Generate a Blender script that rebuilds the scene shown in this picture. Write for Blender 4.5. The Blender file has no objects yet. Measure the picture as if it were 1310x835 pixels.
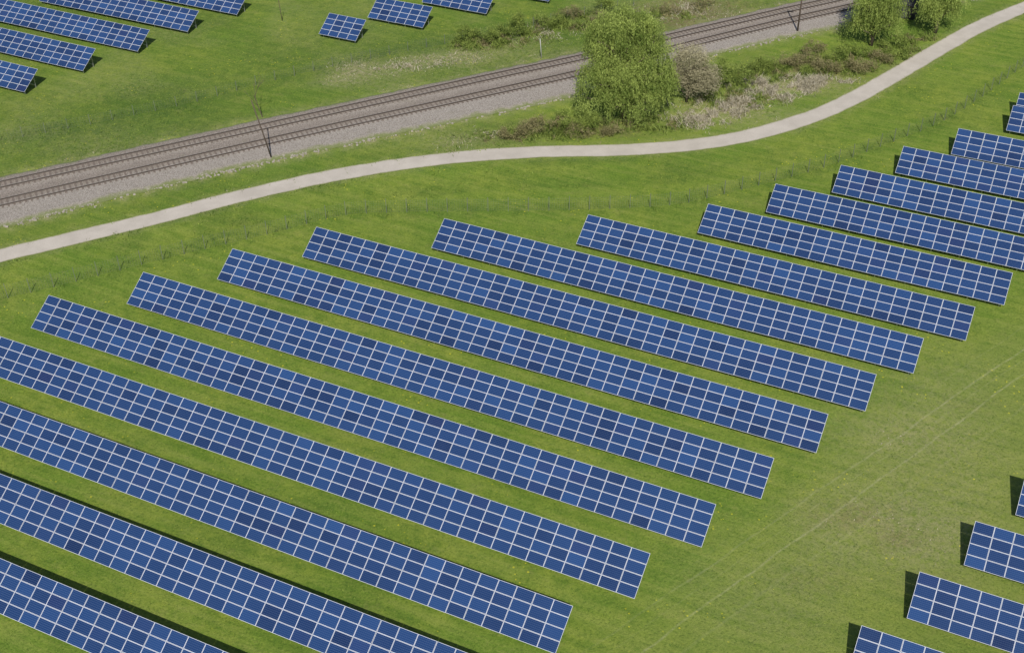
import bpy, math, numpy as np
from mathutils import Matrix, Vector
rng=np.random.default_rng(7)
scene=bpy.context.scene
col=scene.collection
# ------------------------------------------------------------ camera
F=1595.4;TH=.6566;RO=-.0165;AZ=.4513;H=82.482
TILT=math.radians(30);Z0=.6
cth,sth=math.cos(TH),math.sin(TH)
cam=bpy.data.cameras.new("camera");cam.sensor_width=36;cam.lens=F*36/1310
cam.clip_end=5000;cam.clip_start=.5
co=bpy.data.objects.new("camera",cam);col.objects.link(co);scene.camera=co
R0=Matrix(((1,0,0),(0,sth,-cth),(0,cth,sth)))
co.matrix_world=Matrix.Translation((0,0,H))@(R0@Matrix.Rotation(RO,3,'Z')).to_4x4()
def W(px,py,z=0.0):
    """survey: photo reading -> point on the horizontal plane z"""
    u=px-655;v=py-417.5
    c,s=math.cos(-RO),math.sin(-RO)
    u,v=u*c-v*s,u*s+v*c
    ray=(u,F*cth-v*sth,-F*sth-v*cth);t=(H-z)/-ray[2]
    return np.array([ray[0]*t,ray[1]*t,z])
def height(base,py):
    lo,hi=0,40
    for _ in range(40):
        m=(lo+hi)/2
        y=base[1]*sth+(m-H)*cth;w=base[1]*cth-(m-H)*sth
        v=-F*y/w+base[0]*F/w*math.sin(RO)+417.5
        if v>py: lo=m
        else: hi=m
    return m
P_=np.array([math.sin(AZ),math.cos(AZ)]);R_=np.array([math.cos(AZ),-math.sin(AZ)])
def QA(px,py,z=Z0):
    w=W(px,py,z);return float(w[:2]@P_),float(w[:2]@R_)
# ------------------------------------------------------------ helpers
def NT(mat):
    mat.use_nodes=True;nt=mat.node_tree;nt.nodes.clear();return nt
class N:
    def __init__(s,name):
        s.m=bpy.data.materials.new(name);s.nt=NT(s.m);s.out=s.n('ShaderNodeOutputMaterial')
        s.b=s.n('ShaderNodeBsdfPrincipled');s.l(s.b.outputs[0],s.out.inputs[0])
    def n(s,t,**k):
        x=s.nt.nodes.new(t)
        for a,b in k.items(): setattr(x,a,b)
        return x
    def l(s,a,b): s.nt.links.new(a,b)
    def set(s,node,i,v):
        if hasattr(v,'is_linked') or isinstance(v,bpy.types.NodeSocket): s.l(v,node.inputs[i])
        elif v is not None:
            node.inputs[i].default_value=v
    def math(s,op,a,b=None,c=None,clamp=False):
        x=s.n('ShaderNodeMath',operation=op,use_clamp=clamp)
        s.set(x,0,a)
        if b is not None:s.set(x,1,b)
        if c is not None:s.set(x,2,c)
        return x.outputs[0]
    def noise(s,scale,detail=4,rough=.55,vec=None,dist=0):
        x=s.n('ShaderNodeTexNoise');x.inputs['Scale'].default_value=scale;x.inputs['Detail'].default_value=detail
        x.inputs['Roughness'].default_value=rough;x.inputs['Distortion'].default_value=dist
        if vec is not None:s.l(vec,x.inputs['Vector'])
        else:
            tc=s.n('ShaderNodeTexCoord');s.l(tc.outputs['Object'],x.inputs['Vector'])
        return x.outputs['Fac']
    def ramp(s,fac,stops):
        x=s.n('ShaderNodeValToRGB');e=x.color_ramp.elements
        while len(e)<len(stops): e.new(.5)
        for i,(p,c) in enumerate(stops):
            e[i].position=p;e[i].color=(c,c,c,1) if not hasattr(c,'__len__') else (*c,1)
        s.l(fac,x.inputs[0]);return x.outputs[0]
    def mix(s,fac,a,b,mode='MIX'):
        x=s.n('ShaderNodeMix',data_type='RGBA',blend_type=mode)
        s.set(x,0,fac)
        for i,v in ((6,a),(7,b)):
            if isinstance(v,tuple): v=(*v,1) if len(v)==3 else v
            s.set(x,i,v)
        return x.outputs[2]
    def bump(s,h,strength=.3,dist=.05):
        x=s.n('ShaderNodeBump');x.inputs['Strength'].default_value=strength;x.inputs['Distance'].default_value=dist
        s.l(h,x.inputs['Height']);s.l(x.outputs[0],s.b.inputs['Normal'])
    def base(s,c): s.set(s.b,'Base Color',(*c,1) if isinstance(c,tuple) and len(c)==3 else c)
def simple(name,c,rough=.7,metal=0,var=.25,scale=3):
    m=N(name);f=m.noise(scale)
    m.base(m.mix(f,tuple(x*(1-var) for x in c),tuple(min(1,x*(1+var)) for x in c)))
    m.b.inputs['Roughness'].default_value=rough;m.b.inputs['Metallic'].default_value=metal
    return m.m
def pos(m): 
    return m.n('ShaderNodeNewGeometry').outputs['Position']

def mesh(name,V,Fc,mats,mi=None,smooth=False,uv=None,attr=None):
    me=bpy.data.meshes.new(name);V=np.asarray(V,float)
    if isinstance(Fc,np.ndarray):
        k=Fc.shape[1];n=len(Fc)
        me.vertices.add(len(V));me.vertices.foreach_set('co',V.ravel())
        me.loops.add(n*k);me.loops.foreach_set('vertex_index',Fc.ravel().astype(np.int32))
        me.polygons.add(n);me.polygons.foreach_set('loop_start',np.arange(0,n*k,k,dtype=np.int32))
        me.polygons.foreach_set('loop_total',np.full(n,k,dtype=np.int32))
        me.update(calc_edges=True)
    else:
        me.from_pydata(V.tolist(),[],Fc)
    for m in mats: me.materials.append(m)
    if mi is not None: me.polygons.foreach_set('material_index',np.asarray(mi,dtype=np.int32))
    if smooth: me.polygons.foreach_set('use_smooth',np.ones(len(me.polygons),bool))
    else: me.polygons.foreach_set('use_smooth',np.zeros(len(me.polygons),bool))
    if uv is not None:
        l=me.uv_layers.new(name='UVMap');l.data.foreach_set('uv',np.asarray(uv,float).ravel())
    if attr:
        for an,dom,typ,dat in attr:
            a=me.attributes.new(an,typ,dom)
            a.data.foreach_set('color' if typ=='FLOAT_COLOR' else 'value',np.asarray(dat,float).ravel())
    me.update();return me
def obj(name,data,loc=(0,0,0),rz=0,parent=None,label=None,category=None,kind=None,group=None):
    o=bpy.data.objects.new(name,data);col.objects.link(o)
    o.location=tuple(float(v) for v in loc);o.rotation_euler=(0,0,rz)
    if parent:o.parent=parent
    if label:o['label']=label
    if category:o['category']=category
    if kind:o['kind']=kind
    if group:o['group']=group
    return o
class B:  # box / tube accumulator
    def __init__(s): s.V=[];s.F=[];s.M=[]
    def box(s,a,b,m=0,M=None):
        i=len(s.V)
        for z in (a[2],b[2]):
            for x,y in ((a[0],a[1]),(b[0],a[1]),(b[0],b[1]),(a[0],b[1])):
                p=Vector((x,y,z));s.V.append(tuple(M@p) if M else tuple(p))
        for f in ((0,3,2,1),(4,5,6,7),(0,1,5,4),(1,2,6,5),(2,3,7,6),(3,0,4,7)):
            s.F.append(tuple(i+k for k in f));s.M.append(m)
    def tube(s,pts,rad,n=7,m=0,cap=True):
        pts=[Vector(p) for p in pts];i0=len(s.V)
        for k,p in enumerate(pts):
            d=(pts[min(k+1,len(pts)-1)]-pts[max(k-1,0)]).normalized()
            ref=Vector((1,0,0)) if abs(d.x)<.9 else Vector((0,1,0))
            a=(ref-d*ref.dot(d)).normalized();b=d.cross(a)
            for j in range(n):
                t=2*math.pi*j/n
                s.V.append(tuple(p+(a*math.cos(t)+b*math.sin(t))*rad[k]))
        for k in range(len(pts)-1):
            for j in range(n):
                j2=(j+1)%n
                s.F.append((i0+k*n+j,i0+k*n+j2,i0+(k+1)*n+j2,i0+(k+1)*n+j));s.M.append(m)
        if cap:
            s.F.append(tuple(i0+(len(pts)-1)*n+j for j in range(n)));s.M.append(m)
            s.F.append(tuple(i0+n-1-j for j in range(n)));s.M.append(m)
    def mesh(s,name,mats,smooth=False): return mesh(name,s.V,s.F,mats,s.M,smooth)
def vnoise(x,y,scale,seed):
    r=np.random.default_rng(seed);g=r.random((256,256))
    X=x/scale;Y=y/scale;i=np.floor(X).astype(int);j=np.floor(Y).astype(int);fx=X-i;fy=Y-j
    fx=fx*fx*(3-2*fx);fy=fy*fy*(3-2*fy)
    a=g[i%256,j%256];b=g[(i+1)%256,j%256];c=g[i%256,(j+1)%256];d=g[(i+1)%256,(j+1)%256]
    return (a*(1-fx)+b*fx)*(1-fy)+(c*(1-fx)+d*fx)*fy
def fbm(x,y,scale,seed,o=4):
    t=0;w=0
    for k in range(o):
        t=t+vnoise(x,y,scale/2**k,seed+k)*.55**k;w+=.55**k
    return t/w
def crom(pts,step=1.5):
    pts=np.array(pts,float);P=np.vstack([2*pts[0]-pts[1],pts,2*pts[-1]-pts[-2]]);out=[]
    for i in range(1,len(P)-2):
        L=np.linalg.norm(P[i+1]-P[i]);n=max(2,int(L/step))
        for k in range(n):
            t=k/n
            out.append(.5*((2*P[i])+(-P[i-1]+P[i+1])*t+(2*P[i-1]-5*P[i]+4*P[i+1]-P[i+2])*t*t+(-P[i-1]+3*P[i]-3*P[i+1]+P[i+2])*t**3))
    out.append(P[-2]);return np.array(out)
def line(px,z=0,step=1.5): return crom([W(x,y,z)[:2] for x,y in px],step)
def resample(p,step):
    d=np.r_[0,np.cumsum(np.linalg.norm(np.diff(p,axis=0),axis=1))]
    n=int(d[-1]/step);t=np.linspace(0,n*step,n+1)
    return np.c_[np.interp(t,d,p[:,0]),np.interp(t,d,p[:,1])],t
def normals(p):
    t=np.gradient(p,axis=0);t/=np.linalg.norm(t,axis=1)[:,None];return np.c_[-t[:,1],t[:,0]],t
def dist_to(p,X,Y):
    D=np.full(X.shape,1e9)
    for i in range(len(p)):
        D=np.minimum(D,(X-p[i,0])**2+(Y-p[i,1])**2)
    return np.sqrt(D)

# ------------------------------------------------------------ surveyed lines
path_px=[(-160,362),(-60,340),(0,327),(100,303),(200,279),(300,253),(400,230),(500,212),(600,200),(700,194),(800,192),(880,186),(950,175),(1020,156),(1080,132),(1140,99),(1200,64),(1250,36),(1310,10),(1400,-22)]
fence_px=[(-80,402),(0,383),(80,364),(150,346),(250,321),(340,300),(430,277),(480,272),(600,270),(700,269),(850,263),(930,247),(1000,229),(1060,212),(1150,178),(1200,158),(1250,128),(1310,84),(1370,40)]
fence2_px=[(-60,192),(0,180),(120,158),(250,130),(350,103),(450,80),(600,50),(700,30),(820,5)]
up_px=[(-120,254),(0,227),(345,151),(600,97),(745,66),(860,39),(1000,7),(1060,-6),(1150,-27),(1300,-62)]
lo_px=[(-120,321),(0,291),(345,207),(745,121),(860,84),(1000,50),(1075,35),(1150,18),(1300,-14)]
t1_px=[(-120,263),(0,236),(345,160),(600,104),(745,73),(860,46),(1000,14),(1060,1),(1150,-20),(1300,-55)]
t2_px=[(-120,286),(0,259),(345,180),(600,124),(745,92),(860,62),(1000,28),(1080,10),(1150,-6),(1300,-40)]
path=line(path_px,0);fence=line(fence_px,0);fence2=line(fence2_px,0)
up=line(up_px,0);lo=line(lo_px,0);tr1=line(t1_px,.4);tr2=line(t2_px,.4)

# ------------------------------------------------------------ ground
xs=np.r_[np.array([-4000,-1500,-600,-300,-180,-130]),np.arange(-105,106,.6),np.array([130,180,300,600,1500,4000])]
ys=np.r_[np.array([-3000,-800,-200,0,35]),np.arange(52,222,.6),np.array([240,280,360,600,1500,4000])]
X,Y=np.meshgrid(xs,ys);shp=X.shape
dpath=dist_to(path[::2],X,Y);dfence=dist_to(fence[::2],X,Y)
dup=dist_to(up[::2],X,Y);dlo=dist_to(lo[::2],X,Y);dmid=dist_to(tr2[::2],X,Y);df2=dist_to(fence2[::2],X,Y)
n1=fbm(X+500,Y+500,9,1);n2=fbm(X+500,Y+500,3,20);n3=fbm(X+500,Y+500,25,40)
def blob(px,py,rx,ry,s=1):
    c=W(px,py);return s*np.exp(-(((X-c[0])/rx)**2+((Y-c[1])/ry)**2))
dry=np.zeros(shp);dirt=np.zeros(shp);lush=np.zeros(shp)
dry+=1.0*np.exp(-(dlo/1.2)**2)*(n2*1.7)+.6*np.exp(-(dup/1.8)**2)*(n2*1.6)
dry+=.5*np.exp(-((dpath-1.9)/.6)**2)*n2*1.2
for b in [(470,90,6,3,.5),(520,80,6,3,.6),(570,75,6,3,.6),(430,105,5,2,.4),(1000,108,7,3,1.2),(1040,100,4,3,1),(920,140,6,4,.9),(960,150,6,3,.6),(1200,610,12,10,.24),(1090,660,8,5,.28),(1150,690,7,5,.28),(1230,500,9,8,.24),(1000,760,9,7,.22),(1130,560,7,4,.22),(880,12,8,6,.8),(150,180,10,5,.35),(640,60,6,5,.4),(560,180,9,3,.5)]:
    dry+=blob(*b)*(n1*1.7)
for b in [(1100,655,4,1.5,.58),(1150,688,3,1.3,.5),(1062,668,2.4,1.1,.45),(1250,520,3,1.6,.35),(1040,740,3,1.4,.35),(890,10,8,6,1.2),(850,25,6,5,.9),(1000,85,8,4,.8),(690,165,7,3,.9),(30,60,5,6,.4),(1080,90,8,4,.6),(1190,750,3,2,.35),(800,160,6,3,1)]:
    dirt+=blob(*b)*(n2*1.7)
lush+=.45*np.exp(-(dfence/1.4)**2)*(.3+n2)+.6*np.exp(-(df2/2.5)**2)*n1
between=(dlo<9)&(dpath<9);lush+=.7*between*n1
ypath=np.interp(X,path[:,0],path[:,1])
nearv=(Y<ypath-1.7)&(Y>ypath-9)
lush+=.8*nearv*np.clip((n1-.40)*3.2,0,1)*np.exp(-np.clip(X-10,0,99)/25)
field=(Y<W(655,262)[1])
q=X*P_[0]+Y*P_[1];a=X*R_[0]+Y*R_[1]
far=((Y>up[np.abs(X[...,None]-up[None,None,::6,0]).argmin(-1)*6,1]))
lush+=.7*far*np.clip(n3*2.0-.2,0,1)
lush+=.30*np.clip((n3-.5)*4,0,1)*np.clip((n1-.4)*3,0,1)
dry+=.22*far*np.clip((n1-.5)*4,0,1)
arr=(a-(q-65.9)*(23.5/55.)+21)
meadow=np.clip((arr+2+6*(n1-.5))/6,0,1)*field
Z=-.10*fbm(X+900,Y+900,5,70)-.02
Z=np.where((dpath<4)|(dmid<8),-.02,Z)
V=np.c_[X.ravel(),Y.ravel(),Z.ravel()]
ny,nx=shp;I=np.arange(ny*nx).reshape(shp)
Fq=np.stack([I[:-1,:-1],I[:-1,1:],I[1:,1:],I[1:,:-1]],-1).reshape(-1,4)
mask=np.stack([np.clip(dry,0,1),np.clip(dirt,0,1),np.clip(lush,0,1),meadow],-1)
def lineeq(p1,p2):
    A=W(*p1)[:2];Bp=W(*p2)[:2];d=Bp-A;L=np.linalg.norm(d);d/=L;n=np.array([-d[1],d[0]]);return n,-(n@A)
g=N("meadow_ground");P=pos(g)
at=g.n('ShaderNodeAttribute',attribute_name='mask');sep=g.n('ShaderNodeSeparateColor');g.l(at.outputs['Color'],sep.inputs[0])
big=g.noise(.09,5,.6,P);mid=g.noise(.6,6,.75,P);fine=g.noise(4.5,5,.75,P);vf=g.noise(14,3,.7,P)
c=g.mix(g.ramp(big,[(.38,0),(.62,1)]),(.150,.245,.029),(.245,.305,.045))
c=g.mix(g.ramp(mid,[(.38,0),(.64,.85)]),c,(.108,.190,.023))
c=g.mix(g.math('MULTIPLY',at.outputs['Alpha'],.5),c,(.215,.262,.055))
mp=g.n('ShaderNodeMapping');mp.vector_type='TEXTURE';mp.inputs['Rotation'].default_value=(0,0,-AZ);mp.inputs['Scale'].default_value=(14,1,1);g.l(P,mp.inputs['Vector'])
stn=g.noise(1.1,4,.65,mp.outputs[0])
c=g.mix(g.ramp(stn,[(.44,0),(.68,.55)]),c,(.270,.315,.068))
c=g.mix(g.ramp(stn,[(.28,.5),(.45,0)]),c,(.095,.170,.022))
f1=g.math('MULTIPLY',sep.outputs[2],g.ramp(mid,[(.3,.4),(.58,1)]))
c=g.mix(f1,c,(.068,.128,.023))
f2=g.math('MULTIPLY',sep.outputs[0],g.ramp(g.noise(1.6,6,.8,P),[(.36,0),(.6,1)]))
c=g.mix(f2,c,(.39,.35,.20))
f3=g.math('MULTIPLY',sep.outputs[1],g.ramp(g.noise(1.1,6,.8,P),[(.38,0),(.58,1)]))
c=g.mix(f3,c,(.20,.155,.085))
c=g.mix(g.ramp(fine,[(.33,.7),(.48,0)]),c,(.058,.105,.016))
c=g.mix(g.ramp(fine,[(.53,0),(.76,.6)]),c,(.33,.36,.09))
c=g.mix(g.ramp(vf,[(.32,.45),(.5,0)]),c,(.05,.09,.013))
sc=g.ramp(g.noise(.33,7,.85,P),[(.55,0),(.70,.38)])
c=g.mix(sc,c,(.30,.285,.10))
mp2=g.n('ShaderNodeMapping');mp2.inputs['Location'].default_value=(71,33,0);g.l(P,mp2.inputs['Vector'])
lc=g.ramp(g.noise(.45,7,.85,mp2.outputs[0]),[(.56,0),(.70,.5)])
c=g.mix(lc,c,(.095,.185,.027))
# dandelions
vo=g.n('ShaderNodeTexVoronoi');vo.inputs['Scale'].default_value=1.5;g.l(P,vo.inputs['Vector'])
fl=g.math('MULTIPLY',g.math('LESS_THAN',vo.outputs['Distance'],.14),g.ramp(g.noise(.13,3,.6,P),[(.53,0),(.61,1)]))
c=g.mix(g.math('MULTIPLY',fl,.55),c,(.68,.62,.04))
# wheel tracks
sx=g.n('ShaderNodeSeparateXYZ');g.l(P,sx.inputs[0])
wob=g.math('MULTIPLY',g.math('SUBTRACT',g.noise(.07,3,.6,P),.5),1.4)
for p1,p2,w,s in [((770,818),(1310,445),.08,.34),((812,840),(1310,478),.08,.32),((790,826),(1310,458),.06,.12),((700,855),(1150,530),.06,.12),((870,835),(1310,520),.1,.10)]:
    nn,cc=lineeq(p1,p2)
    d=g.math('ADD',g.math('MULTIPLY_ADD',sx.outputs[0],float(nn[0]),float(cc)),g.math('MULTIPLY',sx.outputs[1],float(nn[1])))
    d=g.math('ABSOLUTE',g.math('ADD',d,wob))
    k=g.math('MULTIPLY',g.math('SUBTRACT',1.0,g.math('DIVIDE',d,w*2.0),clamp=True),at.outputs['Alpha'])
    k=g.math('MULTIPLY',k,g.ramp(g.noise(.9,4,.7,P),[(.36,s*.25),(.58,s)]))
    c=g.mix(k,c,(.50,.48,.30))
g.base(c);g.b.inputs['Roughness'].default_value=.95;g.b.inputs['Specular IOR Level'].default_value=.15
g.bump(g.math('ADD',fine,g.math('MULTIPLY',vf,.5)),.8,.16)
gm=mesh("ground",V,Fq,[g.m],smooth=True,attr=[('mask','POINT','FLOAT_COLOR',mask)])
obj("ground",gm,kind="structure")

# ------------------------------------------------------------ footpath
def strip(name,Lp,Rp,zs,mat,nc,zfun=None):
    n=len(Lp);V=[]
    for i in range(n):
        for j in range(nc+1):
            t=j/nc;p=Lp[i]*(1-t)+Rp[i]*t
            V.append((p[0],p[1],zs if zfun is None else zfun(t)))
    Fq=[];UV=[]
    s=np.r_[0,np.cumsum(np.linalg.norm(np.diff(Lp,axis=0),axis=1))]
    for i in range(n-1):
        for j in range(nc):
            Fq.append((i*(nc+1)+j,(i+1)*(nc+1)+j,(i+1)*(nc+1)+j+1,i*(nc+1)+j+1))
            UV+= [(s[i],j/nc),(s[i+1],j/nc),(s[i+1],(j+1)/nc),(s[i],(j+1)/nc)]
    return mesh(name,V,Fq,[mat],uv=UV,smooth=True)
pm=N("path_gravel_asphalt");P=pos(pm)
c=pm.mix(pm.ramp(pm.noise(.35,5,.6,P),[(.35,0),(.65,1)]),(.425,.385,.335),(.50,.455,.40))
c=pm.mix(pm.ramp(pm.noise(6,4,.7,P),[(.3,.35),(.5,0)]),c,(.31,.28,.24))
uvn=pm.n('ShaderNodeUVMap');su=pm.n('ShaderNodeSeparateXYZ');pm.l(uvn.outputs[0],su.inputs[0])
e=pm.math('ABSOLUTE',pm.math('SUBTRACT',su.outputs[1],.5))
e=pm.math('ADD',e,pm.math('MULTIPLY',pm.math('SUBTRACT',pm.noise(1.3,4,.7,P),.5),.12))
c=pm.mix(pm.ramp(e,[(.41,0),(.49,.85)]),c,(.20,.22,.07))
pm.base(c);pm.b.inputs['Roughness'].default_value=.9
pp,_=resample(path,.5);nn,tt=normals(pp)
w=1.55+.14*(fbm(pp[:,0]+300,pp[:,1],2,5)-.5)*2
w2=1.55+.14*(fbm(pp[:,0]+900,pp[:,1],2,9)-.5)*2
obj("footpath",strip("footpath",pp+nn*w[:,None],pp-nn*w2[:,None],.02,pm.m,6),kind="structure")

# ------------------------------------------------------------ railway
bm=N("ballast_stone");P=pos(bm)
uvn=bm.n('ShaderNodeUVMap');su=bm.n('ShaderNodeSeparateXYZ');bm.l(uvn.outputs[0],su.inputs[0]);vv=su.outputs[1]
c=bm.mix(bm.ramp(bm.noise(4,6,.9,P),[(.38,0),(.62,1)]),(.15,.13,.11),(.58,.52,.46))
tr=bm.ramp(bm.math('ADD',vv,bm.math('MULTIPLY',bm.math('SUBTRACT',bm.noise(.4,5,.7,P),.5),.12)),[(.03,(.28,.25,.19)),(.10,(.26,.21,.17)),(.20,(.25,.20,.16)),(.33,(.40,.345,.295)),(.43,(.25,.20,.165)),(.55,(.27,.22,.18)),(.66,(.44,.395,.35)),(.90,(.41,.365,.32)),(1,(.30,.275,.195))])
c=bm.mix(.55,c,tr)
c=bm.mix(bm.ramp(bm.noise(8,3,.8,P),[(.38,.75),(.5,0)]),c,(.10,.085,.07))
c=bm.mix(bm.ramp(bm.noise(.35,6,.8,P),[(.55,0),(.72,.4)]),c,(.22,.20,.12))
ed=bm.math('ADD',vv,bm.math('MULTIPLY',bm.math('SUBTRACT',bm.noise(.8,6,.8,P),.5),.22))
c=bm.mix(bm.ramp(ed,[(.92,0),(.98,.85)]),c,(.17,.21,.055))
c=bm.mix(bm.ramp(ed,[(.02,.85),(.07,0)]),c,(.17,.21,.055))
bm.base(c);bm.b.inputs['Roughness'].default_value=.95;bm.bump(bm.noise(5,5,.85,P),1.0,.18)
def bynum(p,n):
    d=np.r_[0,np.cumsum(np.linalg.norm(np.diff(p,axis=0),axis=1))];t=np.linspace(0,d[-1],n)
    return np.c_[np.interp(t,d,p[:,0]),np.interp(t,d,p[:,1])]
def zf(t):
    if t<.06:return .02+t/.06*.26
    if t>.93:return .02+(1-t)/.07*.24
    return .28
U=bynum(up,300);Lw=bynum(lo,300)
U=U+np.c_[np.zeros(300),.8*(fbm(U[:,0]+70,U[:,1],1.6,3)-.4)];Lw=Lw+np.c_[np.zeros(300),1.2*(fbm(Lw[:,0]+70,Lw[:,1],1.8,13)-.55)]
obj("railway_ballast",strip("railway_ballast",U,Lw,0,bm.m,40,zf),kind="structure")
rail_m=simple("rusty_rail_steel",(.075,.058,.046),.55,.2,.3,2)
railtop_m=simple("worn_rail_head",(.40,.37,.34),.4,.2,.1,2)
slp_m=simple("weathered_sleeper",(.165,.135,.112),.9,0,.45,3)
slb=B();slb.box((-.13,-1.25,-.1),(.13,1.25,.08),0)
for s in (-1,1):
    slb.box((-.09,s*.75-.17,.08),(.09,s*.75+.17,.11),0)
slmesh=slb.mesh("sleeper",[slp_m])
for nm,tl,lab in (("railway_track",tr1,"railway track with rusty rails on sleepers, beside the meadow"),("railway_track",tr2,"railway track with rusty rails on sleepers beside gravel strip")):
    pts,_=resample(tl,.70);nn,tt=normals(pts)
    vis=[i for i,p in enumerate(pts) if -72<p[0]<95 and p[1]<205]
    mid_=pts[len(pts)//2]
    e=obj(nm,None,(mid_[0],mid_[1],.24),label=lab,category="railway track",group="railway tracks side by side")
    for side in (-1,1):
        q2=pts[::3];n2_=nn[::3]
        c1=q2+n2_*side*.755-mid_
        Vv=[];Ff=[];Mm=[]
        prof=[(-.07,.09),(-.03,.13),(-.036,.26),(.036,.26),(.03,.13),(.07,.09)]
        for i in range(len(c1)):
            for (o,z) in prof: Vv.append((c1[i,0]+n2_[i,0]*o,c1[i,1]+n2_[i,1]*o,z))
        k=len(prof)
        for i in range(len(c1)-1):
            for j in range(k-1):
                Ff.append((i*k+j,i*k+j+1,(i+1)*k+j+1,(i+1)*k+j));Mm.append(1 if j==2 else 0)
        obj("rail",mesh("rail",Vv,Ff,[rail_m,railtop_m],Mm),parent=e)
    order=sorted(vis,key=lambda i:pts[i,0]**2+pts[i,1]**2+H*H)
    near=set(order[:100]);rest=[i for i in range(len(pts)) if i not in near]
    for i in near:
        s_=obj("sleeper",slmesh,(pts[i,0]-mid_[0],pts[i,1]-mid_[1],0),math.atan2(tt[i,1],tt[i,0]),parent=e)
    b=B()
    for i in rest:
        M=Matrix.Translation((pts[i,0]-mid_[0],pts[i,1]-mid_[1],0))@Matrix.Rotation(math.atan2(tt[i,1],tt[i,0]),4,'Z')
        b.box((-.13,-1.25,-.1),(.13,1.25,.08),0,M)
    s_=obj("sleepers",b.mesh("sleepers",[slp_m]),parent=e);s_['kind']='stuff'
# pale stones along the lower ballast edge
ctm=simple("pale_stone",(.33,.30,.25),.85,0,.3,1.2)
lo2,_=resample(lo,.14);nn,tt=normals(lo2);b=B()
dens=fbm(lo2[:,0]+50,lo2[:,1]+50,9,33)
for i in range(len(lo2)):
    if rng.random()>np.clip((dens[i]-.36)*4,.15,.9): continue
    M=Matrix.Translation((lo2[i,0]+rng.normal(0,.12),lo2[i,1]+.1+rng.normal(0,.35),0))@Matrix.Rotation(rng.random()*3,4,'Z')@Matrix.Rotation(rng.normal(0,.2),4,'X')
    s=.05+.08*rng.random()
    b.box((-s*1.3,-s,-.1),(s*1.3,s,.05+.10*rng.random()),0,M)
obj("edge_stones",b.mesh("edge_stones",[ctm]),kind="stuff")

# ------------------------------------------------------------ solar tables
pm=N("solar_module");uvn=pm.n('ShaderNodeUVMap');su=pm.n('ShaderNodeSeparateXYZ');pm.l(uvn.outputs[0],su.inputs[0])
u=su.outputs[0];v=su.outputs[1]   # metres inside each module
at=pm.n('ShaderNodeAttribute',attribute_name='tone');at2=pm.n('ShaderNodeAttribute',attribute_name='hue')
MW,MH=1.65,1.0
fu=pm.math('SUBTRACT',MW/2,pm.math('ABSOLUTE',pm.math('SUBTRACT',u,MW/2)))
fv=pm.math('SUBTRACT',MH/2,pm.math('ABSOLUTE',pm.math('SUBTRACT',v,MH/2)))
edge=pm.math('MINIMUM',fu,fv)
frame=pm.math('LESS_THAN',edge,.030)
cv=pm.math('ABSOLUTE',pm.math('SUBTRACT',pm.math('FRACT',pm.math('DIVIDE',v,MH/6)),.5))
cu=pm.math('ABSOLUTE',pm.math('SUBTRACT',pm.math('FRACT',pm.math('DIVIDE',u,MW/10)),.5))
cell=pm.math('MAXIMUM',pm.math('GREATER_THAN',cv,.42),pm.math('MULTIPLY',pm.math('GREATER_THAN',cu,.45),.6))
c=pm.mix(at.outputs['Fac'],(.0065,.022,.080),(.0160,.055,.172))
c=pm.mix(pm.math('MULTIPLY',at2.outputs['Fac'],.35),c,(.020,.024,.10))
c=pm.mix(pm.math('MULTIPLY',cell,.15),c,(.30,.38,.56))
P=pos(pm)
c=pm.mix(pm.ramp(pm.noise(.25,3,.6,P),[(.4,0),(.7,.12)]),c,(.04,.085,.22))
c=pm.mix(frame,c,(.58,.61,.69))
pm.base(c)
pm.l(pm.math('MULTIPLY_ADD',frame,.3,.18),pm.b.inputs['Roughness'])
pm.b.inputs['Specular IOR Level'].default_value=.35
module_m=pm.m
alu_m=simple("galvanised_steel",(.42,.43,.44),.45,.7,.15,4)
back_m=simple("module_backsheet",(.55,.56,.58),.6,0,.05,2)
ct,st=math.cos(TILT),math.sin(TILT)
GAP=.02;PW0=MW+GAP;PH=MH+GAP
def trestle(nr):
    Ls=nr*PH;b=B()
    for f in (.16,.78):
        y=Ls*f*ct;z=Z0+Ls*f*st-.2
        b.box((-.05,y-.05,-.15),(.05,y+.05,z))
    M=Matrix.Translation((0,0,Z0))@Matrix.Rotation(TILT,4,'X')
    b.box((-.04,.1,-.2),(.04,Ls-.1,-.11),0,M)
    y1=Ls*.78*ct;z1=Z0+Ls*.45*st-.25
    b.tube([(0.0,y1,.35),(0.0,Ls*.45*ct,z1)],[.03,.03],5)
    return b.mesh("support_trestle",[alu_m])
trs={4:trestle(4)}
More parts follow.
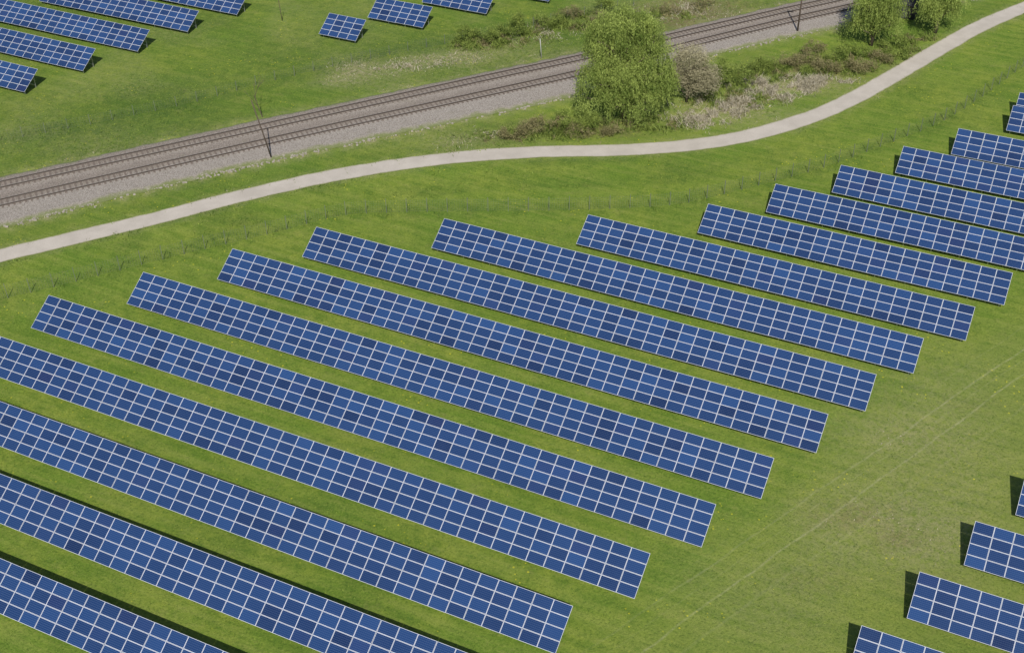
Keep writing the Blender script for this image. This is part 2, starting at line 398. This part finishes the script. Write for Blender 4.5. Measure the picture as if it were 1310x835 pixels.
def table(qv,a0,a1=None,nc=None,nr=4,label="",group=""):
    PW=PW0
    if a1 is not None: nc=max(2,int(round((a1-a0)/PW0)));PW=(a1-a0)/nc
    MWl=PW-GAP
    org=P_*qv+R_*a0
    e=obj("solar_panel_row",None,(org[0],org[1],0),-AZ,label=label,category="solar panels",group=group)
    i,j=np.meshgrid(np.arange(nc),np.arange(nr),indexing='ij');i=i.ravel();j=j.ravel();n=len(i)
    # tables sag and step very slightly along their length
    xk=np.arange(nc+1)*PW;wav=.035*np.sin(xk/7.3+rng.random()*6)+.02*np.sin(xk/2.9+rng.random()*6)
    x0=i*PW+rng.normal(0,.004,n);s0=j*PH+rng.normal(0,.003,n);dz=rng.normal(0,.005,n)+wav[i];th=.04
    def pt(x,s,h): return np.stack([x,s*ct-h*st,Z0+s*st+h*ct],-1)
    x1=x0+MWl;s1=s0+MH
    cs=[(x0,s0),(x1,s0),(x1,s1),(x0,s1)]
    top=[pt(x,s,dz) for k,(x,s) in enumerate(cs)]
    bot=[pt(x,s,dz-th) for x,s in cs]
    V=np.stack(top+bot,1).reshape(-1,3)
    f=np.array([[0,1,2,3],[7,6,5,4],[4,5,1,0],[5,6,2,1],[6,7,3,2],[7,4,0,3]])
    Fq=(np.arange(n)[:,None,None]*8+f[None]).reshape(-1,4)
    uv=np.zeros((n,6,4,2));uv[:,0]=[[0,0],[MW,0],[MW,MH],[0,MH]]
    mi=np.tile([0,2,1,1,1,1],n)
    tone=np.clip(.52+.23*rng.normal(size=n),0,1);hue=(rng.random(n)<.12)*rng.random(n)
    me=mesh("panel_surface",V,Fq,[module_m,alu_m,back_m],mi,uv=uv,attr=[('tone','FACE','FLOAT',np.repeat(tone,6)),('hue','FACE','FLOAT',np.repeat(hue,6))])
    obj("panel_surface",me,parent=e)
    Lx=nc*PW
    for f_ in (.14,.38,.62,.86):
        b=B();y=nr*PH*f_
        M=Matrix.Translation((0,0,Z0))@Matrix.Rotation(TILT,4,'X')
        b.box((.1,y-.03,-.16),(Lx-.1,y+.03,-.115),0,M)
        obj("mounting_rail",b.mesh("mounting_rail",[alu_m]),parent=e)
    if nr not in trs: trs[nr]=trestle(nr)
    k=max(2,int(round(Lx/3.4))+1)
    for t in np.linspace(.5,Lx-.5,k):
        obj("support_trestle",trs[nr],(t,0,-.05),parent=e)
    return e
G1="long parallel solar panel rows on the meadow"
LL="long tilted row of blue solar panels standing on grass"
rows=[(144.55,-15.63,12.5),(152.24,-10.04,17),(136.63,-21.78,9),(128.93,-27.96,5),(121.15,-34.03,.97),(113.10,-46.25,-1.77),(105.36,-61.42,-5.69),(97.59,-74.32,-8.83),(89.77,-80.71,-11.72),(81.77,-87.08,-14.75),(73.94,-93.72,-17.79),(66.12,-99.9,-21.06),(58.20,-98,-24.81),(50.45,-94,-28.1),(42.6,-90,-31.3)]
for qv,a0,a1 in rows:
    table(qv,a0,a1,label=LL,group=G1)
# end block by the fence: two tables one close behind the other
q_,a_=QA(1287,167);table(q_,a_,nc=6,nr=4,label="short table of blue solar panels standing beside the fence",group=G1)
table(q_+4.3,a_+.3,nc=6,nr=4,label="short table of blue solar panels standing beside the fence",group=G1)
G2="solar panel rows beyond the railway"
for (x,y),left in (((31,118),14),((106,91),22),((176,66),30),((240,41),30),((303,19),30)):
    q_,a_=QA(x,y);n=round(left*.6);table(q_,a_-n*PW0,nc=n,label="row of blue solar panels on grass beyond the railway",group=G2)
for (x0_,y0_),(x,y) in (((407,43),(455,53)),((472,23),(541,36)),((543,0),(622,18)),((628,-14),(702,2))):
    q_,a_=QA(x,y);_,al=QA(x0_,y0_);n=max(3,round((a_-al)/PW0));table(q_,a_-n*PW0,nc=n,label="short table of blue solar panels on grass beyond the railway",group=G2)
G3="solar panel rows across the open meadow strip"
for (x,y) in ((1299,658),(1233,722),(1160,790),(1084,862)):
    q_,a_=QA(x,y);table(q_,a_,nc=11,label="row end of blue solar panels with dark shadow on grass",group=G3)

# ------------------------------------------------------------ foliage
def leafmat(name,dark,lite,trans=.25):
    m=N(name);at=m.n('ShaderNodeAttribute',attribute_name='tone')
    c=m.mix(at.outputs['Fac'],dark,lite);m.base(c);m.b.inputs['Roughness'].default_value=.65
    m.b.inputs['Specular IOR Level'].default_value=.2
    t=m.n('ShaderNodeBsdfTranslucent');m.l(c,t.inputs[0]);mx=m.n('ShaderNodeMixShader');mx.inputs[0].default_value=trans
    m.l(m.b.outputs[0],mx.inputs[1]);m.l(t.outputs[0],mx.inputs[2]);m.l(mx.outputs[0],m.out.inputs[0]);return m.m
willow_m=leafmat("willow_leaves",(.085,.145,.022),(.44,.53,.14),.28)
bare_m=leafmat("budding_twigs",(.16,.15,.08),(.48,.44,.29),.1)
olive_m=leafmat("olive_bush_leaves",(.065,.110,.018),(.30,.37,.085))
brown_m=leafmat("brown_bush_leaves",(.12,.12,.045),(.34,.30,.15))
straw_m=leafmat("straw_grass",(.26,.23,.14),(.64,.59,.47),.15)
green_m=leafmat("grass_blades",(.075,.140,.018),(.30,.38,.07))
bark_m=simple("bark",(.11,.085,.06),.9,0,.4,3)
def leafmesh(name,C,U,Vv,tone,mat):
    n=len(C);V=np.stack([C-U,C-Vv*.5,C+U,C+Vv*.5],1).reshape(-1,3)
    Fq=np.arange(n*4).reshape(-1,4)
    return mesh(name,V,Fq,[mat],attr=[('tone','FACE','FLOAT',np.clip(tone,0,1))])
def rdir(n):
    d=rng.normal(size=(n,3));return d/np.linalg.norm(d,axis=1)[:,None]
def crown(lobes,nclump,per,cr,leaf,droop,spread=.60):
    """leafy clumps scattered over irregular lobes; willow clumps trail hanging strands"""
    Cs=[];T=[];tot=sum(l[3]*l[4] for l in lobes)
    for (cx,cy,cz,rx,rz) in lobes:
        n=max(4,int(nclump*rx*rz/tot));d=rdir(n);d[:,2]=np.where(d[:,2]<-.35,-d[:,2],d[:,2])
        r=.50+spread*rng.random(n)
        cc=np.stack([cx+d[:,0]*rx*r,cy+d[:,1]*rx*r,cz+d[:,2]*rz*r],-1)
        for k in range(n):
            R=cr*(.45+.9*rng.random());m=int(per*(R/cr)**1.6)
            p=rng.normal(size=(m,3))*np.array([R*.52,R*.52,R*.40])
            base_t=.47+.18*rng.normal()+.14*d[k,2]+.22*(r[k]-.8)  # shading put into leaf colour: upper, outer clumps lighter, inner gaps darker
            tone=base_t+.14*np.clip(p[:,2]/R,-1.6,1)+rng.normal(0,.12,m)  # painted light: leaves brighten towards the top of each clump
            if droop>.5:
                h=m//2;ns=max(4,h//14);o_=rng.normal(size=(ns,3))*np.array([R*.7,R*.7,R*.3]);L_=droop*(.4+1.1*rng.random(ns))
                sid=rng.integers(0,ns,h);t=rng.random(h);p[:h]=o_[sid]+rng.normal(0,.07,(h,3));p[:h,2]-=L_[sid]*t;p[:h,:2]+=d[k,:2]*.35*t[:,None]
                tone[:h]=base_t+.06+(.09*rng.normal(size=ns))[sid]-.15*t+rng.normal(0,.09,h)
            p=p+cc[k];ok=p[:,2]>.1
            Cs.append(p[ok]);T.append(tone[ok])
    C=np.concatenate(Cs);T=np.concatenate(T);n=len(C)
    U=rdir(n);U[:,2]=-np.abs(U[:,2])-.8*(droop>.5);U/=np.linalg.norm(U,axis=1)[:,None];U*=(leaf*(.6+.8*rng.random(n)))[:,None]
    Vv=rdir(n)*leaf*.9
    return C,U,Vv,T
def tree(px,py,lobes,nclump,per,cr,leaf,droop,mat,label,name="willow_tree",cat="tree",trunk_r=.35,spread=.6):
    b=W(px,py);e=obj(name,None,(b[0],b[1],0),label=label,category=cat)
    C,U,Vv,T=crown(lobes,nclump,per,cr,leaf,droop,spread)
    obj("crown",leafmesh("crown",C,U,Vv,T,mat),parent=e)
    bb=B();top=max(l[2]+l[4]*.5 for l in lobes)
    pts=[(0,0,-.2),(.1,.05,top*.25),(-.1,.15,top*.55),(.1,0,top)]
    bb.tube(pts,[trunk_r,trunk_r*.8,trunk_r*.5,trunk_r*.12],9)
    for (cx,cy,cz,rx,rz) in lobes:
        for k in range(7):
            d=rdir(1)[0];d[2]=abs(d[2])*.6
            z0_=min(cz,top)*.55*(.6+.5*rng.random())
            end=(cx+d[0]*rx*.95,cy+d[1]*rx*.95,cz+d[2]*rz*.95)
            mid_=((end[0]+0)*.45,(end[1])*.45,z0_*.4+end[2]*.62)
            bb.tube([(0,0.05,z0_),mid_,end],[trunk_r*.4,trunk_r*.25,.03],6)
    obj("trunk",bb.mesh("trunk",[bark_m],True),parent=e)
    return e
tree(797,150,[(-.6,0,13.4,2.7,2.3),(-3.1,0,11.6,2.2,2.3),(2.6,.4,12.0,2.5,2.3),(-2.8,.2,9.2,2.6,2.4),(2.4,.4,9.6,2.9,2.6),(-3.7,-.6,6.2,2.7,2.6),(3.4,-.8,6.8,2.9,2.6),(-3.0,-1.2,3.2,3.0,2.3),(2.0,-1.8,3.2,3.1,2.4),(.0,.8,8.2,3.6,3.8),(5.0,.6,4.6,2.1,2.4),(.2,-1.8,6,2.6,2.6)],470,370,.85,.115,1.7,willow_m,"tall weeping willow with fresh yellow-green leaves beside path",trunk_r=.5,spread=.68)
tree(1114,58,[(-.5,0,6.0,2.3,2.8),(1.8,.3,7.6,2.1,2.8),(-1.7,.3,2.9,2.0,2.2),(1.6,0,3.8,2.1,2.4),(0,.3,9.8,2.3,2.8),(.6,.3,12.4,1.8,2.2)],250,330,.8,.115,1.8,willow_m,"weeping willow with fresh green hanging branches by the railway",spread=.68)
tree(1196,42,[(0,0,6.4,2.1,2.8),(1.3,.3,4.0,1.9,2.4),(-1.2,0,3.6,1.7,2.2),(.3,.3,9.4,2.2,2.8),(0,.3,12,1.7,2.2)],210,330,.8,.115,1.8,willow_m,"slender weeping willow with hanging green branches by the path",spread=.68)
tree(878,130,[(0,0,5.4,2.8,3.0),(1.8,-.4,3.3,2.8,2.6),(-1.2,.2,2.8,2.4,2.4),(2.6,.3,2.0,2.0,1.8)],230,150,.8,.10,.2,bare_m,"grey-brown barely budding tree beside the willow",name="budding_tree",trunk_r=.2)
def bush(px,py,rx,ry,rz,n,mat,label,leaf=.12,name="bush",cat="bush"):
    b=W(px,py);m=max(4,int(rx*ry/.8));cl=[]
    for k in range(m):
        t=rng.random()*6.28;r=rng.random()**.5
        cl.append((math.cos(t)*rx*r*.8,math.sin(t)*ry*r*.8,(.2+.25*rng.random())*rz,.6+.5*rng.random(),rz*(.35+.4*rng.random())))
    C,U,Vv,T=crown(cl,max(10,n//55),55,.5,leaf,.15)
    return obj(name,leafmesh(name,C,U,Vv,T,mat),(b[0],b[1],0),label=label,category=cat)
OB="low olive-green bush on the railway verge";BB="low brown leafless bush on rough grass"
for (x,y,rx,ry,rz,n) in [(938,114,3.4,2.6,3.4,5200),(918,104,2.4,2.0,2.8,3000),(612,54,3.2,2.0,2.4,3200),(645,48,3.0,1.8,2.2,3000),(672,40,2.4,1.8,2.8,2800),(596,48,2,1.4,1.6,1600),(700,34,2.4,1.8,2.4,2400),(1150,74,2.2,1.6,1.6,1900),(962,94,2.6,1.9,2.2,2500),(985,90,2.6,1.8,2.0,2300),(1090,74,2.8,1.9,2.4,2800),(754,166,3.0,1.9,2.6,3600),(724,166,3.0,1.8,2.3,3200),(1068,80,2.4,1.8,2.0,2200),(1140,62,2.4,1.6,1.8,1900),(770,14,2.6,1.8,2.2,2200)]:
    bush(x,y,rx,ry,rz,n,olive_m,OB)
for (x,y,rx,ry,rz,n) in [(1015,86,3.2,2.2,2.2,2900),(1050,92,3.2,2.0,2.0,2900),(1095,94,3.0,1.8,2.0,2500),(1038,70,2.8,1.9,2.0,2200),(694,170,3.6,2.0,2.1,3200),(664,175,3.0,1.6,1.7,2200),(740,174,2.6,1.5,1.6,2000),(725,22,2.6,2,1.8,1700),(1120,80,2.6,1.6,1.7,1700),(900,10,3,2,1.5,1500),(776,174,2.2,1.3,1.3,1300),(860,16,2.6,1.8,1.3,1300)]:
    bush(x,y,rx,ry,rz,n,brown_m,BB,.11)

# rough ground cover (tufts)
def tufts(name,Xp,Yp,h,mat,tone,w=.10,lean=.55):
    n=len(Xp);C=np.c_[Xp,Yp,h*.35-.05];U=np.c_[rng.normal(0,lean,(n,2)),np.ones(n)]*(h*.5)[:,None];Vv=rdir(n)*w;Vv[:,2]=0
    return obj(name,leafmesh(name,C,U,Vv,tone,mat),kind="stuff")
def inter(m,x,y):
    ix=np.clip(np.searchsorted(xs,x),0,nx-1);iy=np.clip(np.searchsorted(ys,y),0,ny-1);return m[iy,ix]
n=560000
tx=rng.uniform(-80,90,n);ty=rng.uniform(60,212,n)
tallz=np.clip(np.exp(-(inter(dfence,tx,ty)/1.2)**2)*1.0+np.exp(-((inter(dpath,tx,ty)-2.5)/.7)**2)*.5+.6*inter(nearv.astype(float),tx,ty)*np.exp(-np.clip(tx-10,0,99)/25)+.4*inter(between.astype(float),tx,ty),0,1)*np.clip(fbm(tx+400,ty+400,2.5,91)*2.4-.7,0,1)
vis=np.abs(tx)<(ty*.52+12);rough=np.clip(inter(lush,tx,ty)+.5*inter(dry,tx,ty)+tallz*.6,0,1.3)
keep=vis&(rng.random(n)<(.05+.42*rough))&(inter(dpath,tx,ty)>1.7)
tx,ty,rough,tallz=tx[keep],ty[keep],rough[keep],tallz[keep]
ux=np.interp(tx,up[:,0],up[:,1]);lx=np.interp(tx,lo[:,0],lo[:,1])
k2=(ty>ux+.0)|(ty<lx+.1);tx,ty,rough,tallz=tx[k2],ty[k2],rough[k2],tallz[k2]
hh=.08+.22*rough*rng.random(len(tx))+.05*rng.random(len(tx))+.42*tallz*rng.random(len(tx))
dr=inter(dry,tx,ty)+.25*rng.random(len(tx))+.22*tallz*rng.random(len(tx));isd=dr>.64
tufts("grass_tufts",tx[~isd],ty[~isd],hh[~isd],green_m,.58+.28*rng.normal(size=(~isd).sum())-.28*rough[~isd])
tufts("dry_grass_tufts",tx[isd],ty[isd],hh[isd],straw_m,.3+.25*rng.normal(size=isd.sum()))
# tangled dead grass and bramble on the verges
def scatter(lst,hole,seed):
    A=[];Bq=[];Hh=[]
    for (x,y,rx,ry,h,m) in lst:
        b_=W(x,y)
        X_=b_[0]+rng.normal(0,rx*.6,m);Y_=b_[1]+rng.normal(0,ry*.6,m);f_=fbm(X_+300,Y_+300,1.5,seed);kk=f_>hole
        A.append(X_[kk]);Bq.append(Y_[kk]);Hh.append((h*(.3+.9*rng.random(m))*np.clip((f_-hole)*7,.3,1.2))[kk])
    A=np.concatenate(A);Bq=np.concatenate(Bq);Hh=np.concatenate(Hh)
    lx=np.interp(A,lo[:,0],lo[:,1]);ux=np.interp(A,up[:,0],up[:,1])
    k=((Bq<lx-.3)|(Bq>ux+.3))&(inter(dpath,A,Bq)>1.9);return A[k],Bq[k],Hh[k]
A,Bq,Hh=scatter([(975,110,3.4,1.6,1.0,3900),(1010,114,3.6,1.6,1.0,3900),(1036,106,2.8,1.8,1.0,2800),(915,142,3.6,2.4,1.0,3400),(948,134,2.8,2,.9,2200),(890,156,3.2,1.8,.7,1800),(985,126,3.6,1.6,.6,1700),(625,172,3.4,1.2,.35,700),(500,86,6,1.6,.35,1300),(560,78,5,1.4,.35,1000),(1075,106,3,1.2,.5,1000),(880,12,5,3,.5,1300),(700,44,5,2.5,.5,1000),(810,22,5,2.5,.5,900)],.46,77)
tufts("tangled_dead_grass",A,Bq,Hh,straw_m,.45+.3*rng.normal(size=len(A)),.09,.9)
zones=[(1000,92,4,2,.9,3400),(1045,88,4,2.2,.9,3400),(1085,82,4,2.2,.9,3400),(960,100,3,2,.9,2600),(1115,80,3.4,2,.9,2200),(920,126,3.4,2,.8,2400),(960,130,3.4,2,.6,2000),(700,170,5,1.5,.8,3400),(740,168,4,1.5,.9,3400),(650,176,4,1.2,.6,2000),(620,56,4.5,1.8,.8,2800),(665,47,4,2,.8,2600),(720,32,4,2.5,.9,2400),(765,24,4,2.5,.8,2200),(820,20,4,2,.6,1400),(870,18,4,2,.6,1400),(1150,68,3,2,.8,1700),(1175,52,3,2,.7,1400),(840,160,4,1.5,.7,2200)]
A,Bq,Hh=scatter(zones,.45,88)
tufts("green_scrub_cover",A,Bq,Hh,olive_m,.5+.3*rng.normal(size=len(A)),.13,.9)
A,Bq,Hh=scatter([(a,b,c,d,e,int(f*.6)) for a,b,c,d,e,f in zones],.52,99)
tufts("brown_scrub_cover",A,Bq,Hh,brown_m,.5+.3*rng.normal(size=len(A)),.12,.9)

# ------------------------------------------------------------ fences
fm=simple("fence_steel",(.16,.18,.14),.6,.1,.2,4)
def fencebuild(line_,hgt,sp,label,wire=.012,off=.3):
    pts,_=resample(line_,sp);m=pts[len(pts)//2]
    e=obj("wire_fence",None,(m[0],m[1],0),label=label,category="fence")
    pb=B();pb.box((-.03,-.03,-.3),(.03,.03,hgt+.08));pb.box((-.04,-.04,hgt+.08),(.04,.04,hgt+.11));pmesh=pb.mesh("fence_post",[fm])
    nn,tt=normals(pts)
    for i,p in enumerate(pts[:98]): obj("fence_post",pmesh,(p[0]-m[0],p[1]-m[1],0),math.atan2(tt[i,1],tt[i,0]),parent=e)
    fp,_=resample(line_,off);V=[];Fc=[]
    def quad(a,b,c,d):
        i=len(V);V.extend([a,b,c,d]);Fc.append((i,i+1,i+2,i+3))
    fp=fp-m
    for i in range(len(fp)-1):
        a,b=fp[i],fp[i+1];d=(b-a)/np.linalg.norm(b-a)*wire
        quad((a[0],a[1],.03),(a[0]+d[0],a[1]+d[1],.03),(a[0]+d[0],a[1]+d[1],hgt),(a[0],a[1],hgt))
        for z in np.arange(.1,hgt+.01,.3):
            quad((a[0],a[1],z),(b[0],b[1],z),(b[0],b[1],z+wire),(a[0],a[1],z+wire))
    obj("wire_mesh",mesh("wire_mesh",V,Fc,[fm]),parent=e)
fencebuild(fence,1.8,2.5,"grey-green wire mesh fence with steel posts along the meadow",.012,.3)
fencebuild(fence2,1.4,3.0,"thin wire fence on posts beyond the railway",.010,.4)

# ------------------------------------------------------------ poles, sapling, guessed shed
wood=simple("dark_wood",(.09,.065,.05),.85,0,.3,3);gal=simple("pale_metal_post",(.5,.5,.5),.5,.3,.1,3)
def pole(px,py,h,r,lean,mat,name,label,arm=True,cat="pole"):
    b=W(px,py);e=obj(name,None,(b[0],b[1],0),label=label,category=cat)
    s=B();s.tube([(0,0,-.3),(lean*h*.5,0,h*.5),(lean*h,0,h)],[r,r*.85,r*.65],8);obj("pole_shaft",s.mesh("pole_shaft",[mat],True),parent=e)
    if arm:
        a=B();a.box((lean*h-.9,-.06,h-.6),(lean*h+.9,.06,h-.46));
        for x in (-.8,0,.8): a.tube([(lean*h+x,0,h-.46),(lean*h+x,0,h-.25)],[.05,.03],6)
        obj("crossarm",a.mesh("crossarm",[mat]),parent=e)
pole(1020,42,8.5,.14,0,wood,"utility_pole","dark wooden utility pole standing beside the railway")
b_=W(348,203);pole(348,203,height(b_,128),.10,-.18,wood,"leaning_pole","thin dark leaning pole at railway edge",False)
pole(693,75,3.2,.07,-.08,gal,"marker_post","short pale post beside the railway track",False,"post")
pole(361,26,3.6,.06,-.05,wood,"utility_pole","thin dark pole on grass beyond the railway",False)
def sapling(px,py,h,lean,label):
    b=W(px,py);bb=B()
    def rec(p,d,L,r,k):
        e=p+d*L;bb.tube([p,p+d*L*.5+Vector(rng.normal(0,.03,3)),e],[r,r*.8,r*.55],5)
        if k==0:return
        for j in range(3):
            nd=(d+Vector(rng.normal(0,.38,3))).normalized();nd.z=abs(nd.z)
            rec(p+d*L*(.55+.2*j),nd,L*.62,r*.5,k-1)
    rec(Vector((0,0,-.1)),Vector((lean,0,1)).normalized(),h*.5,.07,3)
    obj("bare_sapling",bb.mesh("bare_sapling",[bark_m]),(b[0],b[1],0),label=label,category="tree")
sapling(336,150,7,-.22,"thin leafless sapling leaning beside the railway")
hb=W(1158,20);hm=simple("dark_hut_wall",(.02,.02,.022),.8,0,.3,2);rm=simple("dark_hut_roof",(.03,.03,.033),.9,0,.3,2)
e=obj("guessed_hut",None,(hb[0],hb[1],0),-.5,label="guessed small dark hut between the willows",category="hut")  # hut added as a guess at an unclear dark spot
b=B();b.box((-1.6,-1.2,-.1),(1.6,1.2,2.2));obj("wall",b.mesh("wall",[hm]),parent=e)
b=B();b.V=[(-1.8,-1.4,2.2),(1.8,-1.4,2.2),(1.8,1.4,2.2),(-1.8,1.4,2.2),(-1.8,0,2.9),(1.8,0,2.9)];b.F=[(0,1,5,4),(3,4,5,2),(0,4,3),(1,2,5),(0,3,2,1)];b.M=[0]*5
obj("roof",b.mesh("roof",[rm]),parent=e)
b=B();b.box((-.45,-1.26,0),(.45,-1.203,1.9));dd=obj("door",b.mesh("door",[simple("grey_door",(.06,.06,.065),.6)]),parent=e)
b=B();b.box((.3,-1.31,.95),(.36,-1.262,1.05));obj("handle",b.mesh("handle",[gal]),parent=dd)

# ------------------------------------------------------------ light
el=math.radians(47);sa=math.radians(1);sd=Vector((-math.sin(sa),math.cos(sa),0))
d=(sd*math.cos(el)+Vector((0,0,-math.sin(el)))).normalized()
sl=bpy.data.lights.new("sun","SUN");sl.energy=4.4;sl.angle=math.radians(.5);sl.color=(1,.95,.87)
so=bpy.data.objects.new("sun",sl);col.objects.link(so);so.rotation_euler=d.to_track_quat('-Z','Y').to_euler();so.location=(0,0,120)
w=bpy.data.worlds.new("World");scene.world=w;w.use_nodes=True;nt=w.node_tree;nt.nodes.clear()
sk=nt.nodes.new('ShaderNodeTexSky');sk.sky_type='NISHITA';sk.sun_disc=False;sk.sun_elevation=el
to=-sd;sk.sun_rotation=math.atan2(to.x,to.y)
bg=nt.nodes.new('ShaderNodeBackground');bg.inputs[1].default_value=.08;ow=nt.nodes.new('ShaderNodeOutputWorld')
nt.links.new(sk.outputs[0],bg.inputs[0]);nt.links.new(bg.outputs[0],ow.inputs[0])
scene.view_settings.view_transform='Standard';scene.view_settings.look='None';scene.view_settings.exposure=0
